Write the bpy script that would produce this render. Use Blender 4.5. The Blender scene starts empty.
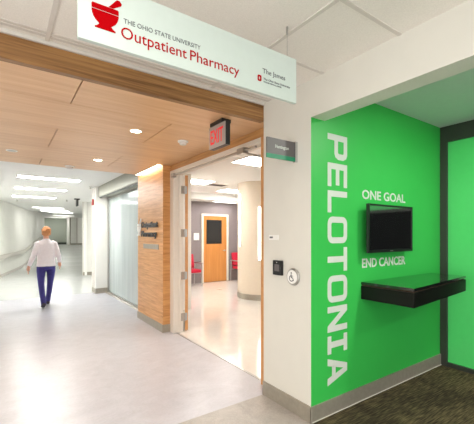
import bpy, bmesh, math, random
from mathutils import Vector, Matrix
random.seed(7)
S = bpy.context.scene
COL = S.collection
V = Vector
PI = math.pi

# ------------------------------------------------------------ materials
def new_mat(name):
    m = bpy.data.materials.new(name); m.use_nodes = True
    return m, m.node_tree.nodes, m.node_tree.links, m.node_tree.nodes['Principled BSDF']

def srgb(r, g, b):
    f = lambda c: (c/255/12.92) if c/255 <= .04045 else ((c/255+.055)/1.055)**2.4
    return (f(r), f(g), f(b), 1)

def plain(name, rgb, rough=.5, metal=0, noise=0, nscale=20, bump=0, emit=0, spec=.5, coat=0):
    m, N, L, b = new_mat(name)
    c = srgb(*rgb)
    b.inputs['Base Color'].default_value = c
    b.inputs['Roughness'].default_value = rough
    b.inputs['Metallic'].default_value = metal
    b.inputs['Specular IOR Level'].default_value = spec
    b.inputs['Coat Weight'].default_value = coat
    b.inputs['Coat Roughness'].default_value = .08
    tc = N.new('ShaderNodeTexCoord'); nz = N.new('ShaderNodeTexNoise')
    nz.inputs['Scale'].default_value = nscale; nz.inputs['Detail'].default_value = 5
    L.new(tc.outputs['Object'], nz.inputs['Vector'])
    k = max(noise, .015)
    r = N.new('ShaderNodeValToRGB')
    r.color_ramp.elements[0].position = .3; r.color_ramp.elements[1].position = .7
    r.color_ramp.elements[0].color = tuple(x*(1-k) for x in c[:3])+(1,)
    r.color_ramp.elements[1].color = tuple(min(1, x*(1+k)) for x in c[:3])+(1,)
    L.new(nz.outputs['Fac'], r.inputs['Fac']); L.new(r.outputs['Color'], b.inputs['Base Color'])
    if bump:
        bp = N.new('ShaderNodeBump'); bp.inputs['Strength'].default_value = bump; bp.inputs['Distance'].default_value = .002
        L.new(nz.outputs['Fac'], bp.inputs['Height']); L.new(bp.outputs['Normal'], b.inputs['Normal'])
    if emit:
        b.inputs['Emission Color'].default_value = c; b.inputs['Emission Strength'].default_value = emit
    return m

def wood(name, light, dark, axis, rough=.35, contrast=1.0, sc=1.0, vein=0):
    """grain runs along the given axis (0,1,2)"""
    m, N, L, b = new_mat(name)
    tc = N.new('ShaderNodeTexCoord'); mp = N.new('ShaderNodeMapping')
    s = [14*sc]*3; s[axis] = .9*sc
    mp.inputs['Scale'].default_value = s
    L.new(tc.outputs['Object'], mp.inputs['Vector'])
    n1 = N.new('ShaderNodeTexNoise'); n1.inputs['Scale'].default_value = 1.0; n1.inputs['Detail'].default_value = 6; n1.inputs['Distortion'].default_value = .4+vein
    L.new(mp.outputs['Vector'], n1.inputs['Vector'])
    mp2 = N.new('ShaderNodeMapping'); s2 = [90*sc]*3; s2[axis] = 2.2*sc; mp2.inputs['Scale'].default_value = s2
    L.new(tc.outputs['Object'], mp2.inputs['Vector'])
    n2 = N.new('ShaderNodeTexNoise'); n2.inputs['Scale'].default_value = 1.0; n2.inputs['Detail'].default_value = 3
    L.new(mp2.outputs['Vector'], n2.inputs['Vector'])
    mx = N.new('ShaderNodeMix'); mx.data_type = 'FLOAT'; mx.inputs[0].default_value = .4
    L.new(n1.outputs['Fac'], mx.inputs[2]); L.new(n2.outputs['Fac'], mx.inputs[3])
    r = N.new('ShaderNodeValToRGB')
    r.color_ramp.elements[0].position = .5-.2/contrast; r.color_ramp.elements[1].position = .5+.2/contrast
    r.color_ramp.elements[0].color = srgb(*dark); r.color_ramp.elements[1].color = srgb(*light)
    L.new(mx.outputs[0], r.inputs['Fac']); L.new(r.outputs['Color'], b.inputs['Base Color'])
    b.inputs['Roughness'].default_value = rough
    return m

def emis(name, rgb, strength):
    m, N, L, b = new_mat(name)
    c = srgb(*rgb)
    b.inputs['Base Color'].default_value = c
    b.inputs['Emission Color'].default_value = c
    b.inputs['Emission Strength'].default_value = strength
    return m

def vinyl(name, a, bcol, rough, sc=3.0, streak=(1, 1, 1), coat=0):
    m, N, L, b = new_mat(name)
    tc = N.new('ShaderNodeTexCoord'); mp = N.new('ShaderNodeMapping'); mp.inputs['Scale'].default_value = streak
    L.new(tc.outputs['Object'], mp.inputs['Vector'])
    n1 = N.new('ShaderNodeTexNoise'); n1.inputs['Scale'].default_value = sc; n1.inputs['Detail'].default_value = 8; n1.inputs['Roughness'].default_value = .7; n1.inputs['Distortion'].default_value = 1.2
    L.new(mp.outputs['Vector'], n1.inputs['Vector'])
    n2 = N.new('ShaderNodeTexNoise'); n2.inputs['Scale'].default_value = sc*14; n2.inputs['Detail'].default_value = 4
    L.new(mp.outputs['Vector'], n2.inputs['Vector'])
    mx = N.new('ShaderNodeMix'); mx.data_type = 'FLOAT'; mx.inputs[0].default_value = .35
    L.new(n1.outputs['Fac'], mx.inputs[2]); L.new(n2.outputs['Fac'], mx.inputs[3])
    r = N.new('ShaderNodeValToRGB'); r.color_ramp.elements[0].position = .36; r.color_ramp.elements[1].position = .62
    r.color_ramp.elements[0].color = srgb(*a); r.color_ramp.elements[1].color = srgb(*bcol)
    L.new(mx.outputs[0], r.inputs['Fac']); L.new(r.outputs['Color'], b.inputs['Base Color'])
    b.inputs['Roughness'].default_value = rough
    b.inputs['Coat Weight'].default_value = coat; b.inputs['Coat Roughness'].default_value = .1
    return m

def carpet_mat():
    m, N, L, b = new_mat('carpet_streaks')
    tc = N.new('ShaderNodeTexCoord'); mp = N.new('ShaderNodeMapping'); mp.inputs['Scale'].default_value = (8, 95, 8)
    L.new(tc.outputs['Object'], mp.inputs['Vector'])
    n1 = N.new('ShaderNodeTexNoise'); n1.inputs['Scale'].default_value = 1; n1.inputs['Detail'].default_value = 4
    L.new(mp.outputs['Vector'], n1.inputs['Vector'])
    n2 = N.new('ShaderNodeTexNoise'); n2.inputs['Scale'].default_value = 2.2; n2.inputs['Detail'].default_value = 3
    L.new(tc.outputs['Object'], n2.inputs['Vector'])
    mx = N.new('ShaderNodeMix'); mx.data_type = 'FLOAT'; mx.inputs[0].default_value = .3
    L.new(n1.outputs['Fac'], mx.inputs[2]); L.new(n2.outputs['Fac'], mx.inputs[3])
    r = N.new('ShaderNodeValToRGB')
    e = r.color_ramp.elements
    e[0].position = .38; e[0].color = srgb(50, 44, 36)
    e[1].position = .64; e[1].color = srgb(112, 100, 72)
    k = e.new(.5); k.color = srgb(74, 66, 50)
    L.new(mx.outputs[0], r.inputs['Fac']); L.new(r.outputs['Color'], b.inputs['Base Color'])
    b.inputs['Roughness'].default_value = .95; b.inputs['Specular IOR Level'].default_value = .1
    bp = N.new('ShaderNodeBump'); bp.inputs['Strength'].default_value = .3; bp.inputs['Distance'].default_value = .004
    L.new(n1.outputs['Fac'], bp.inputs['Height']); L.new(bp.outputs['Normal'], b.inputs['Normal'])
    return m

def frosted(name, tint, transp, rough=.12):
    m, N, L, b = new_mat(name)
    out = N['Material Output']
    b.inputs['Base Color'].default_value = srgb(*tint); b.inputs['Roughness'].default_value = rough
    nz = N.new('ShaderNodeTexNoise'); tc = N.new('ShaderNodeTexCoord'); mp = N.new('ShaderNodeMapping')
    mp.inputs['Scale'].default_value = (1, 3, .25)
    L.new(tc.outputs['Object'], mp.inputs['Vector']); L.new(mp.outputs['Vector'], nz.inputs['Vector'])
    nz.inputs['Scale'].default_value = 1.5
    tr = N.new('ShaderNodeBsdfTransparent'); tr.inputs['Color'].default_value = (.93, .97, .98, 1)
    mr = N.new('ShaderNodeMapRange'); mr.inputs['To Min'].default_value = transp-.12; mr.inputs['To Max'].default_value = transp+.12
    L.new(nz.outputs['Fac'], mr.inputs['Value'])
    mix = N.new('ShaderNodeMixShader'); L.new(mr.outputs[0], mix.inputs['Fac'])
    L.new(b.outputs[0], mix.inputs[1]); L.new(tr.outputs[0], mix.inputs[2]); L.new(mix.outputs[0], out.inputs['Surface'])
    return m

M = {}
M['wall'] = plain('warm_white_paint', (219, 217, 208), .55, noise=.01, nscale=6)
M['hall'] = plain('corridor_white_paint', (244, 243, 237), .5, noise=.02, nscale=3)
M['tile'] = plain('ceiling_tile', (236, 232, 225), .9, noise=.05, nscale=160, bump=.2)
M['ceil'] = plain('corridor_ceiling_paint', (240, 240, 238), .8)
M['tbar'] = plain('ceiling_grid_metal', (214, 209, 202), .5)
M['green'] = plain('bright_green_paint', (56, 186, 80), .42, noise=.02, nscale=4)
M['green_glass'] = plain('green_back_painted_glass', (86, 210, 114), .2, noise=.01, spec=.5)
M['alcove_ceiling'] = plain('alcove_ceiling_paint', (206, 214, 214), .6)
M['base'] = plain('brushed_taupe_metal', (166, 160, 147), .38, metal=.4, noise=.06, nscale=30)
M['darkframe'] = plain('dark_bronze_frame', (66, 70, 64), .4, metal=.4)
M['carpet'] = carpet_mat()
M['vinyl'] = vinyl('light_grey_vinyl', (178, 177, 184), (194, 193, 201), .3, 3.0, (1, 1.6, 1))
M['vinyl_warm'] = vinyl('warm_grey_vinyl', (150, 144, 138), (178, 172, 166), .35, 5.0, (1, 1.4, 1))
M['vinyl_far'] = vinyl('polished_grey_green_vinyl', (200, 203, 200), (212, 214, 211), .16, 2.0)
M['pharm_floor'] = vinyl('polished_cream_floor', (230, 225, 218), (240, 236, 230), .12, 2.0, coat=.5)
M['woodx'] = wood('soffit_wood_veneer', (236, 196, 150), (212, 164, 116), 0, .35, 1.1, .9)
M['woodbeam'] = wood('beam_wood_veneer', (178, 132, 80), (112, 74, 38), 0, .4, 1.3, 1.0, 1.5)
M['woody'] = wood('panel_wood_veneer', (230, 178, 118), (192, 134, 78), 1, .35, 1.5, 2.4)
M['woodtrim'] = wood('lintel_wood_veneer', (216, 166, 108), (172, 122, 70), 1, .4, 1.3, 1.0, 1.0)
M['wooddoor'] = wood('door_wood_veneer', (214, 150, 84), (190, 122, 60), 2, .35, 1.0, 1.0)
M['woodedge'] = plain('door_edge_wood', (206, 150, 92), .4, noise=.08)
M['gap'] = plain('shadow_gap_black', (60, 42, 30), .9)
M['frame'] = plain('door_frame_paint', (228, 222, 212), .4)
M['steel'] = plain('brushed_steel', (178, 176, 172), .32, metal=.85, noise=.05, nscale=60)
M['chrome'] = plain('polished_chrome', (205, 205, 205), .15, metal=1)
M['black'] = plain('black_plastic', (24, 25, 26), .35)
M['screen'] = plain('glossy_black_screen', (8, 9, 10), .03, spec=1.0, coat=1)
M['counter'] = plain('black_glossy_laminate', (17, 19, 18), .13, spec=.6, coat=.6)
M['counterside'] = plain('black_satin_laminate', (16, 16, 15), .4, spec=.2)
M['letter'] = plain('white_vinyl_letters', (208, 214, 206), .5)
M['signface'] = plain('sign_face_pale', (204, 217, 212), .5)
M['signedge'] = plain('sign_edge_grey', (200, 206, 202), .4)
M['red'] = plain('sign_red', (170, 0, 8), .8, spec=.05)
M['greytext'] = plain('sign_grey_text', (92, 96, 100), .5)
M['darktext'] = plain('dark_bronze_letters', (44, 40, 40), .35, metal=.3)
M['greysign'] = plain('grey_sign_panel', (96, 92, 92), .4)
M['signgreen'] = plain('sign_green_strip', (0, 132, 90), .4)
M['white'] = plain('white_plastic', (238, 238, 234), .4)
M['purplewall'] = plain('mauve_grey_paint', (136, 127, 130), .6)
M['endwall'] = plain('grey_green_paint', (164, 170, 158), .6)
M['ivory'] = plain('ivory_paint', (226, 214, 196), .5)
M['redfab'] = plain('red_upholstery', (196, 20, 56), .6, noise=.05, nscale=60)
M['lightmetal'] = plain('light_grey_metal', (186, 184, 184), .35, metal=.6)
M['troffer'] = emis('troffer_diffuser', (255, 252, 246), 9)
M['troffer_far'] = emis('corridor_troffer_diffuser', (255, 255, 250), 30)
M['troffer_pharmacy'] = emis('pharmacy_troffer_diffuser', (255, 251, 245), 17)
M['troffer_added'] = emis('added_troffer_diffuser', (255, 248, 238), 5)  # lens of the added unseen lights around the viewer
M['lamp'] = emis('downlight_lens', (255, 236, 210), 14)
M['cove'] = emis('cove_light_lens', (255, 234, 205), 7)
M['striplight'] = emis('wall_strip_lens', (255, 250, 242), 4)
M['exitred'] = emis('exit_letter_red', (214, 24, 32), .35)
M['exitface'] = plain('exit_brushed_face', (176, 172, 170), .4, metal=.3)
M['glass'] = frosted('frosted_glass', (222, 232, 232), .5)
M['doorglass'] = plain('dark_door_glass', (42, 44, 46), .06, spec=.6)
M['darkglass'] = plain('dark_lobby_glass', (14, 16, 17), .5, spec=.1)
M['skin'] = plain('skin', (214, 160, 136), .5)
M['hair'] = plain('ginger_blond_hair', (206, 142, 92), .7, noise=.3, nscale=70, bump=.6)
M['jacket'] = plain('pale_pink_white_cloth', (246, 240, 245), .8, noise=.03, nscale=20)
M['trousers'] = plain('indigo_cloth', (58, 54, 128), .8, noise=.1, nscale=20)
M['shoe'] = plain('dark_grey_shoe', (62, 60, 70), .6)
M['eye'] = plain('eye_dark', (40, 34, 30), .2)
M['lip'] = plain('lip', (176, 96, 92), .5)
M['alarmred'] = plain('alarm_red', (176, 50, 44), .4)
M['pinkgrey'] = plain('rosy_grey_laminate', (160, 128, 124), .5)

# ------------------------------------------------------------ mesh builder
class MB:
    def __init__(s): s.bm = bmesh.new()
    def box(s, a, b, bev=0):
        x0, y0, z0 = [min(a[i], b[i]) for i in range(3)]; x1, y1, z1 = [max(a[i], b[i]) for i in range(3)]
        vs = [s.bm.verts.new(p) for p in [(x0,y0,z0),(x1,y0,z0),(x1,y1,z0),(x0,y1,z0),(x0,y0,z1),(x1,y0,z1),(x1,y1,z1),(x0,y1,z1)]]
        fs = [s.bm.faces.new([vs[i] for i in f]) for f in [(0,3,2,1),(4,5,6,7),(0,1,5,4),(1,2,6,5),(2,3,7,6),(3,0,4,7)]]
        if bev:
            es = list({e for f in fs for e in f.edges})
            bmesh.ops.bevel(s.bm, geom=es, offset=bev, segments=2, affect='EDGES', profile=.6)
        return s
    def obox(s, c, half, ax, ay, az=V((0,0,1)), bev=0):
        ax, ay, az = V(ax).normalized(), V(ay).normalized(), V(az).normalized(); c = V(c)
        vs = []
        for k in (-1, 1):
            for (i, j) in ((-1,-1),(1,-1),(1,1),(-1,1)):
                vs.append(s.bm.verts.new(c+ax*half[0]*i+ay*half[1]*j+az*half[2]*k))
        fs = [s.bm.faces.new([vs[i] for i in f]) for f in [(0,3,2,1),(4,5,6,7),(0,1,5,4),(1,2,6,5),(2,3,7,6),(3,0,4,7)]]
        if bev:
            es = list({e for f in fs for e in f.edges})
            bmesh.ops.bevel(s.bm, geom=es, offset=bev, segments=2, affect='EDGES', profile=.6)
        return s
    def prism(s, pts, O, R, U, Nn, d0, d1):
        """polygon pts (u,v) in frame, extruded from d0 to d1 along Nn"""
        O, R, U, Nn = V(O), V(R), V(U), V(Nn)
        a = [s.bm.verts.new(O+R*p[0]+U*p[1]+Nn*d0) for p in pts]
        b = [s.bm.verts.new(O+R*p[0]+U*p[1]+Nn*d1) for p in pts]
        n = len(pts)
        s.bm.faces.new(list(reversed(a))); s.bm.faces.new(b)
        for i in range(n): s.bm.faces.new([a[i], a[(i+1) % n], b[(i+1) % n], b[i]])
        return s
    def ring(s, outer, inner, O, R, U, Nn, d0, d1):
        O, R, U, Nn = V(O), V(R), V(U), V(Nn)
        f = lambda p, d: s.bm.verts.new(O+R*p[0]+U*p[1]+Nn*d)
        oa = [f(p, d0) for p in outer]; ob = [f(p, d1) for p in outer]
        ia = [f(p, d0) for p in inner]; ib = [f(p, d1) for p in inner]
        n = len(outer)
        for i in range(n):
            j = (i+1) % n
            for q in ((oa[i],oa[j],ob[j],ob[i]),(ia[j],ia[i],ib[i],ib[j]),(ob[i],ob[j],ib[j],ib[i]),(oa[j],oa[i],ia[i],ia[j])):
                s.bm.faces.new(q)
        return s
    def lathe(s, prof, O, axis=(0,0,1), n=28, a0=0, a1=2*PI):
        """prof list of (r,h)"""
        O = V(O); A = V(axis).normalized()
        R = A.orthogonal().normalized(); U = A.cross(R)
        full = abs(a1-a0-2*PI) < 1e-6
        rows = []
        cnt = n if full else n+1
        for (r, h) in prof:
            if r < 1e-6: rows.append([s.bm.verts.new(O+A*h)]); continue
            rows.append([s.bm.verts.new(O+A*h+R*(r*math.cos(a0+(a1-a0)*i/n))+U*(r*math.sin(a0+(a1-a0)*i/n))) for i in range(cnt)])
        for p, q in zip(rows, rows[1:]):
            for i in range(n):
                j = (i+1) % cnt
                if len(p) == 1 and len(q) == 1: continue
                if len(p) == 1: s.bm.faces.new([p[0], q[i], q[j]])
                elif len(q) == 1: s.bm.faces.new([p[i], q[0], p[j]])
                else: s.bm.faces.new([p[i], q[i], q[j], p[j]])
        return s
    def loft(s, rings, n=14):
        """rings: (center, rx, ry[, up axis hint]) along a path, closed ends"""
        rows = []
        cs = [V(r[0]) for r in rings]
        for i, r in enumerate(rings):
            t = (cs[min(i+1, len(cs)-1)]-cs[max(i-1, 0)]).normalized()
            X = V((1,0,0)); X = (X-t*X.dot(t))
            if X.length < .2: X = V((0,1,0))-t*t.y
            X.normalize(); Y = t.cross(X)
            rows.append([s.bm.verts.new(cs[i]+X*(r[1]*math.cos(2*PI*k/n))+Y*(r[2]*math.sin(2*PI*k/n))) for k in range(n)])
        for p, q in zip(rows, rows[1:]):
            for i in range(n):
                j = (i+1) % n; s.bm.faces.new([p[i], p[j], q[j], q[i]])
        s.bm.faces.new(list(reversed(rows[0]))); s.bm.faces.new(rows[-1])
        return s
    def tube(s, pts, r, n=10): return s.loft([(p, r, r) for p in pts], n)
    def ball(s, c, rx, ry, rz, n=16):
        g = bmesh.ops.create_uvsphere(s.bm, u_segments=n, v_segments=n//2+2, radius=1)
        for v in g['verts']: v.co = V((c[0]+v.co.x*rx, c[1]+v.co.y*ry, c[2]+v.co.z*rz))
        return s
    def text(s, txt, O, R, U, Nn, h, w=None, depth=.003, bold=0):
        """text with cap height h, optional exact width w, lower left at O"""
        cu = bpy.data.curves.new('t', 'FONT'); cu.body = txt; cu.size = 1; cu.extrude = .01; cu.offset = bold; cu.resolution_u = 3
        to = bpy.data.objects.new('t', cu); COL.objects.link(to)
        dg = bpy.context.evaluated_depsgraph_get(); me = bpy.data.meshes.new_from_object(to.evaluated_get(dg))
        cap = .7
        xs = [v.co.x for v in me.vertices]; x0, x1 = min(xs), max(xs)
        sy = h/cap; sx = (w/(x1-x0)) if w else sy
        O, R, U, Nn = V(O), V(R), V(U), V(Nn)
        base = len(s.bm.verts)
        tmp = bmesh.new(); tmp.from_mesh(me)
        mp = {}
        for v in tmp.verts:
            mp[v] = s.bm.verts.new(O+R*((v.co.x-x0)*sx)+U*(v.co.y*sy)+Nn*((v.co.z+.01)/.02*depth))
        for f in tmp.faces:
            try: s.bm.faces.new([mp[v] for v in f.verts])
            except ValueError: pass
        tmp.free(); bpy.data.objects.remove(to); bpy.data.curves.remove(cu); bpy.data.meshes.remove(me)
        return s
    def build(s, name, mat, parent=None, smooth=False, origin=None, remesh=0, recalc=True):
        if recalc: bmesh.ops.recalc_face_normals(s.bm, faces=s.bm.faces)
        og = V(origin) if origin is not None else (world_loc(parent) if parent else V((0,0,0)))
        if og.length: bmesh.ops.translate(s.bm, verts=s.bm.verts, vec=-og)
        me = bpy.data.meshes.new(name); s.bm.to_mesh(me); s.bm.free()
        if remesh:
            o = bpy.data.objects.new('t', me); COL.objects.link(o)
            r = o.modifiers.new('r', 'REMESH'); r.mode = 'VOXEL'; r.voxel_size = remesh
            sm = o.modifiers.new('s', 'SMOOTH'); sm.iterations = 3; sm.factor = .5
            dg = bpy.context.evaluated_depsgraph_get(); me2 = bpy.data.meshes.new_from_object(o.evaluated_get(dg))
            bpy.data.objects.remove(o); me = me2; me.name = name; smooth = True
        me.materials.clear(); me.materials.append(mat)
        for p in me.polygons: p.use_smooth = smooth
        o = bpy.data.objects.new(name, me); COL.objects.link(o)
        if parent: o.parent = parent; o.location = og-world_loc(parent)
        else: o.location = og
        if smooth and not remesh: 
            md = o.modifiers.new('es', 'EDGE_SPLIT'); md.split_angle = math.radians(40)
        return o

def world_loc(o):
    v = V((0,0,0))
    while o: v = v+o.location; o = o.parent
    return v
def tag(o, label=None, cat=None, group=None, kind=None):
    if label: o['label'] = label
    if cat: o['category'] = cat
    if group: o['group'] = group
    if kind: o['kind'] = kind
    return o
def thing(name, loc, label, cat, group=None):
    o = bpy.data.objects.new(name, None); COL.objects.link(o); o.location = loc; o.empty_display_size = .05
    return tag(o, label, cat, group)
def sroot(name, loc=(0,0,0)):
    o = bpy.data.objects.new(name, None); COL.objects.link(o); o.location = loc; o['kind'] = 'structure'; return o
def struct(name, mb, mat, parent=None, label=None, **k):
    o = mb.build(name, mat, parent, **k)
    if not parent: o['kind'] = 'structure'
    if label: o['label'] = label
    return o
def copy_tree(o, parent=None):
    c = o.copy(); COL.objects.link(c); c.parent = parent
    for ch in list(o.children): copy_tree(ch, c)
    return c
def B(a, b, bev=0): return MB().box(a, b, bev)

CZ = 2.74      # ceiling
SZ = 2.58      # wood soffit
WX = 2.025     # column face plane
CY0, CY1 = 1.888, 2.483
GX = 4.19      # end of the green alcove

# ------------------------------------------------------------ floors
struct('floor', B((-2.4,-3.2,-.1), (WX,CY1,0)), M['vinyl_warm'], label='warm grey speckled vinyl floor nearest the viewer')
struct('floor', B((-2.4,CY1,-.1), (2.2,9.4,0)), M['vinyl'], label='pale grey vinyl floor of the hallway')
def strip_mesh(pts_l, pts_r, zs):
    mb = MB(); prev = None
    for (l, r, z) in zip(pts_l, pts_r, zs):
        cur = [mb.bm.verts.new((l[0], l[1], z)), mb.bm.verts.new((r[0], r[1], z)), mb.bm.verts.new((r[0], r[1], z-.1)), mb.bm.verts.new((l[0], l[1], z-.1))]
        if prev:
            for i in range(4): mb.bm.faces.new([prev[i], prev[(i+1)%4], cur[(i+1)%4], cur[i]])
        else: mb.bm.faces.new(cur)
        prev = cur
    mb.bm.faces.new(list(reversed(prev)))
    return mb
ys = [9.4, 18, 20, 22, 24, 26, 28, 30, 41]
def ramp(y, top): 
    t = min(1, max(0, (y-18)/12)); return top*t*t*(3-2*t)
struct('floor', strip_mesh([(-2.4,y) for y in ys], [(8.5,y) for y in ys], [ramp(y,.55) for y in ys]), M['vinyl_far'], label='polished grey-green floor of the far corridor')
struct('floor', B((2.2,1.9,-.1), (8.0,9.4,0.0)), M['pharm_floor'], label='glossy cream floor inside the pharmacy')
struct('floor', B((WX,-3.2,-.1), (GX+.3,1.9,.004)), M['carpet'], label='dark olive streaked carpet in the green alcove')
struct('trim_1', B((2.185,2.7,0),(2.215,4.86,.004)), M['steel'], label='thin threshold strip of the pharmacy doorway')

# ------------------------------------------------------------ ceilings
struct('ceiling', B((-2.4,-3.2,CZ), (WX+.2,CY1+.02,CZ+.1)), M['tile'], label='white tiled ceiling near the viewer')
mb = MB()
def tbx(x, y0, y1): mb.box((x-.013,y0,CZ-.006),(x+.013,y1,CZ+.01))
def tby(y, x0, x1): mb.box((x0,y-.013,CZ-.0045),(x1,y+.013,CZ+.009))
for x in (-2.2,-.98,.235,1.45): tbx(x,-3.2,CY1)
for i in range(-7, 3): tby(1.15+.61*i, -2.4, WX)
tby(2.41,-2.4,WX)
mb.box((-2.4,CY1-.018,CZ-.024),(WX,CY1-.001,CZ+.01))
struct('trim_2', mb, M['tbar'], label='metal grid bars of the tiled ceiling')
ys2 = [6.03, 18, 20, 22, 24, 26, 28, 30, 41]
struct('ceiling', strip_mesh([(-2.4,y) for y in ys2], [(2.3 if y < 9 else 8.5,y) for y in ys2][:1]+[(8.5,y) for y in ys2[1:]], [CZ+.1+ramp(y,.46) for y in ys2]), M['ceil'], label='white ceiling of the far corridor')
struct('ceiling', B((2.3,1.95,CZ), (8.0,9.4,CZ+.1)), M['ceil'], label='white ceiling inside the pharmacy')
struct('ceiling', B((WX+.1,-3.2,CZ), (GX+.3,CY0+.05,CZ+.1)), M['alcove_ceiling'], label='pale ceiling of the green alcove')

# wood soffit: planks with open joints, backing above
mb = MB()
yb = [CY1+.05, 3.07, 3.89, 4.71, 5.53, 6.03]
for i in range(5):
    y0, y1 = yb[i]+.002, yb[i+1]-.002
    js = [-2.4,-1.97,.462,2.3] if i % 2 == 0 else [-2.4,-1.09,1.355,2.3]
    for a, b in zip(js, js[1:]): mb.box((a+.004,y0,SZ),(b-.004,y1,SZ+.02))
so = struct('ceiling', mb, M['woodx'], label='wood plank soffit crossing the hallway')
struct('joint_backing', B((-2.4,CY1+.05,SZ+.021),(2.3,6.028,SZ+.16)), M['gap'], so)
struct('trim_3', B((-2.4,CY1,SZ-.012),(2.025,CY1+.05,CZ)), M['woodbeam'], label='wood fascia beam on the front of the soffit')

# ------------------------------------------------------------ near walls
struct('wall_column', B((WX,CY0,0),(2.30,CY1,CZ)), M['wall'], label='white wall end between pharmacy doorway and green alcove')
struct('wall_header', B((WX,-3.2,2.44),(2.185,CY0,CZ)), M['wall'], label='white header over the opening of the green alcove')
struct('wall_alcove', B((WX+.001,CY0-.001,0.001),(GX+.2,CY0+.07,CZ)), M['green'], label='bright green wall with large white lettering')
def added_glazing(num, horizontal, a0, a1, c):
    r = sroot('window_%d' % num, ((a0+a1)/2 if horizontal else c, c if horizontal else (a0+a1)/2, 0))
    mb = MB(); bb = (lambda a, b, z0, z1: mb.box((a,c-.04,z0),(b,c+.04,z1))) if horizontal else (lambda a, b, z0, z1: mb.box((c-.04,a,z0),(c+.04,b,z1)))
    bb(a0,a1,0,.08); bb(a0,a1,CZ-.08,CZ)
    n = max(1, round((a1-a0)/1.5))
    for i in range(n+1): bb(a0+(a1-a0)*i/n-.03, a0+(a1-a0)*i/n+.03, .08, CZ-.08)
    struct('window_frame', mb, M['steel'], r)
added_glazing(3, True, -2.3, WX, -3.2)  # unseen window wall behind the viewer, added to let in flat daylight
added_glazing(4, False, -3.1, 2.0, -2.34)  # unseen window wall on the left, added to lighten ceiling and walls
struct('wall_back', B((WX,-3.3,0),(GX+.3,-3.2,CZ)), M['wall'])
# baseboards
struct('baseboard_column', B((WX-.012,CY0-.012,0),(WX,CY1+.002,.13),.002), M['base'], label='taupe metal baseboard on the white wall end')
struct('baseboard_alcove', B((WX-.012,CY0-.014,.0),(GX,CY0-.001,.13),.002), M['base'], label='taupe metal baseboard under the green wall')
struct('trim_4', B((WX,CY0-.018,.004),(GX,CY0-.014,.009)), M['wall'], label='thin pale strip along the carpet edge')  # narrow pale strip in the wall colour
# glazed end of the alcove
w2 = sroot('window_2', (GX,CY0,0))
mb = MB(); x0 = GX-.03
mb.box((x0,CY0-.075,.0),(GX+.04,CY0-.002,CZ-.001))
mb.box((x0,-3.1,2.56),(GX+.04,CY0-.075,CZ-.001)); mb.box((x0,-3.1,.004),(GX+.04,CY0-.075,.05))
mb.box((x0+.01,-.2,.05),(GX+.04,-.14,2.56)); mb.box((x0+.02,1.38,.05),(GX+.04,1.44,2.56)); mb.box((x0+.02,-3.1,1.80),(GX+.04,1.38,1.84))
struct('window_frame', mb, M['darkframe'], w2)
struct('glass_panel', B((GX,1.44,.05),(GX+.012,CY0-.075,2.56)), M['green_glass'], w2)
struct('glass_panel', B((GX,-3.1,1.84),(GX+.012,1.38,2.56)), M['green_glass'], w2)
struct('glass_panel', B((GX,-3.1,.05),(GX+.012,1.38,1.80)), M['darkglass'], w2, label='dark lower glass')
struct('wall_right', B((GX+.04,-3.2,0),(GX+.2,CY0,CZ)), M['green'])

# hidden wall on the left of the near hallway and curved left wall
lw = [(-2.3,2.0),(-2.2,3.6),(-1.9,5.0),(-1.45,8.0),(-.85,11.0),(-.42,13.0),(-.06,14.6),(.24,16),(.53,17.4),(.85,19.2),(1.25,22),(1.7,25),(2.25,29),(2.9,34),(3.5,39)]
def smooth_path(p, k=3):
    out = []
    for i in range(len(p)-1):
        a = V(p[max(i-1,0)]); b = V(p[i]); c = V(p[i+1]); d = V(p[min(i+2,len(p)-1)])
        for j in range(k):
            t = j/k; out.append(.5*((2*b)+(c-a)*t+(2*a-5*b+4*c-d)*t*t+(3*b-a-3*c+d)*t**3))
    out.append(V(p[-1])); return out
lws = smooth_path(lw)
def curved(path, off0, off1, z0, z1, follow=False):
    mb = MB(); prev = None
    for i, p in enumerate(path):
        t = (path[min(i+1,len(path)-1)]-path[max(i-1,0)]).normalized(); n = V((t.y,-t.x))
        a = p+n*off0; b = p+n*off1
        r0 = ramp(p.y,.55) if follow else 0
        cur = [mb.bm.verts.new((a.x,a.y,z0+r0)), mb.bm.verts.new((b.x,b.y,z0+r0)), mb.bm.verts.new((b.x,b.y,z1+r0)), mb.bm.verts.new((a.x,a.y,z1+r0))]
        if prev:
            for k in range(4): mb.bm.faces.new([prev[k], prev[(k+1)%4], cur[(k+1)%4], cur[k]])
        else: mb.bm.faces.new(cur)
        prev = cur
    mb.bm.faces.new(list(reversed(prev))); return mb
struct('wall_left', curved(lws,-.12,0,0,3.3), M['hall'], smooth=True, label='long curved white corridor wall')
struct('baseboard_left', curved(lws,0,.012,0,.1,True), M['tbar'], smooth=True)
hr = thing('handrail', (lws[17].x,lws[17].y,0), 'white bumper handrail along the curved corridor wall', 'handrail')
curved(lws[12:],.035,.08,.64,.80,True).build('rail', M['tbar'], hr, smooth=True)
for p, q in zip(lws[12::2], lws[13::2]):
    t = (q-p).normalized(); n = V((t.y,-t.x)); r0 = ramp(p.y,.55)
    MB().obox((p.x+n.x*.02,p.y+n.y*.02,.73+r0),(.03,.019,.04),(t.x,t.y,0),(n.x,n.y,0)).build('mounting_bracket', M['white'], hr)

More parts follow.
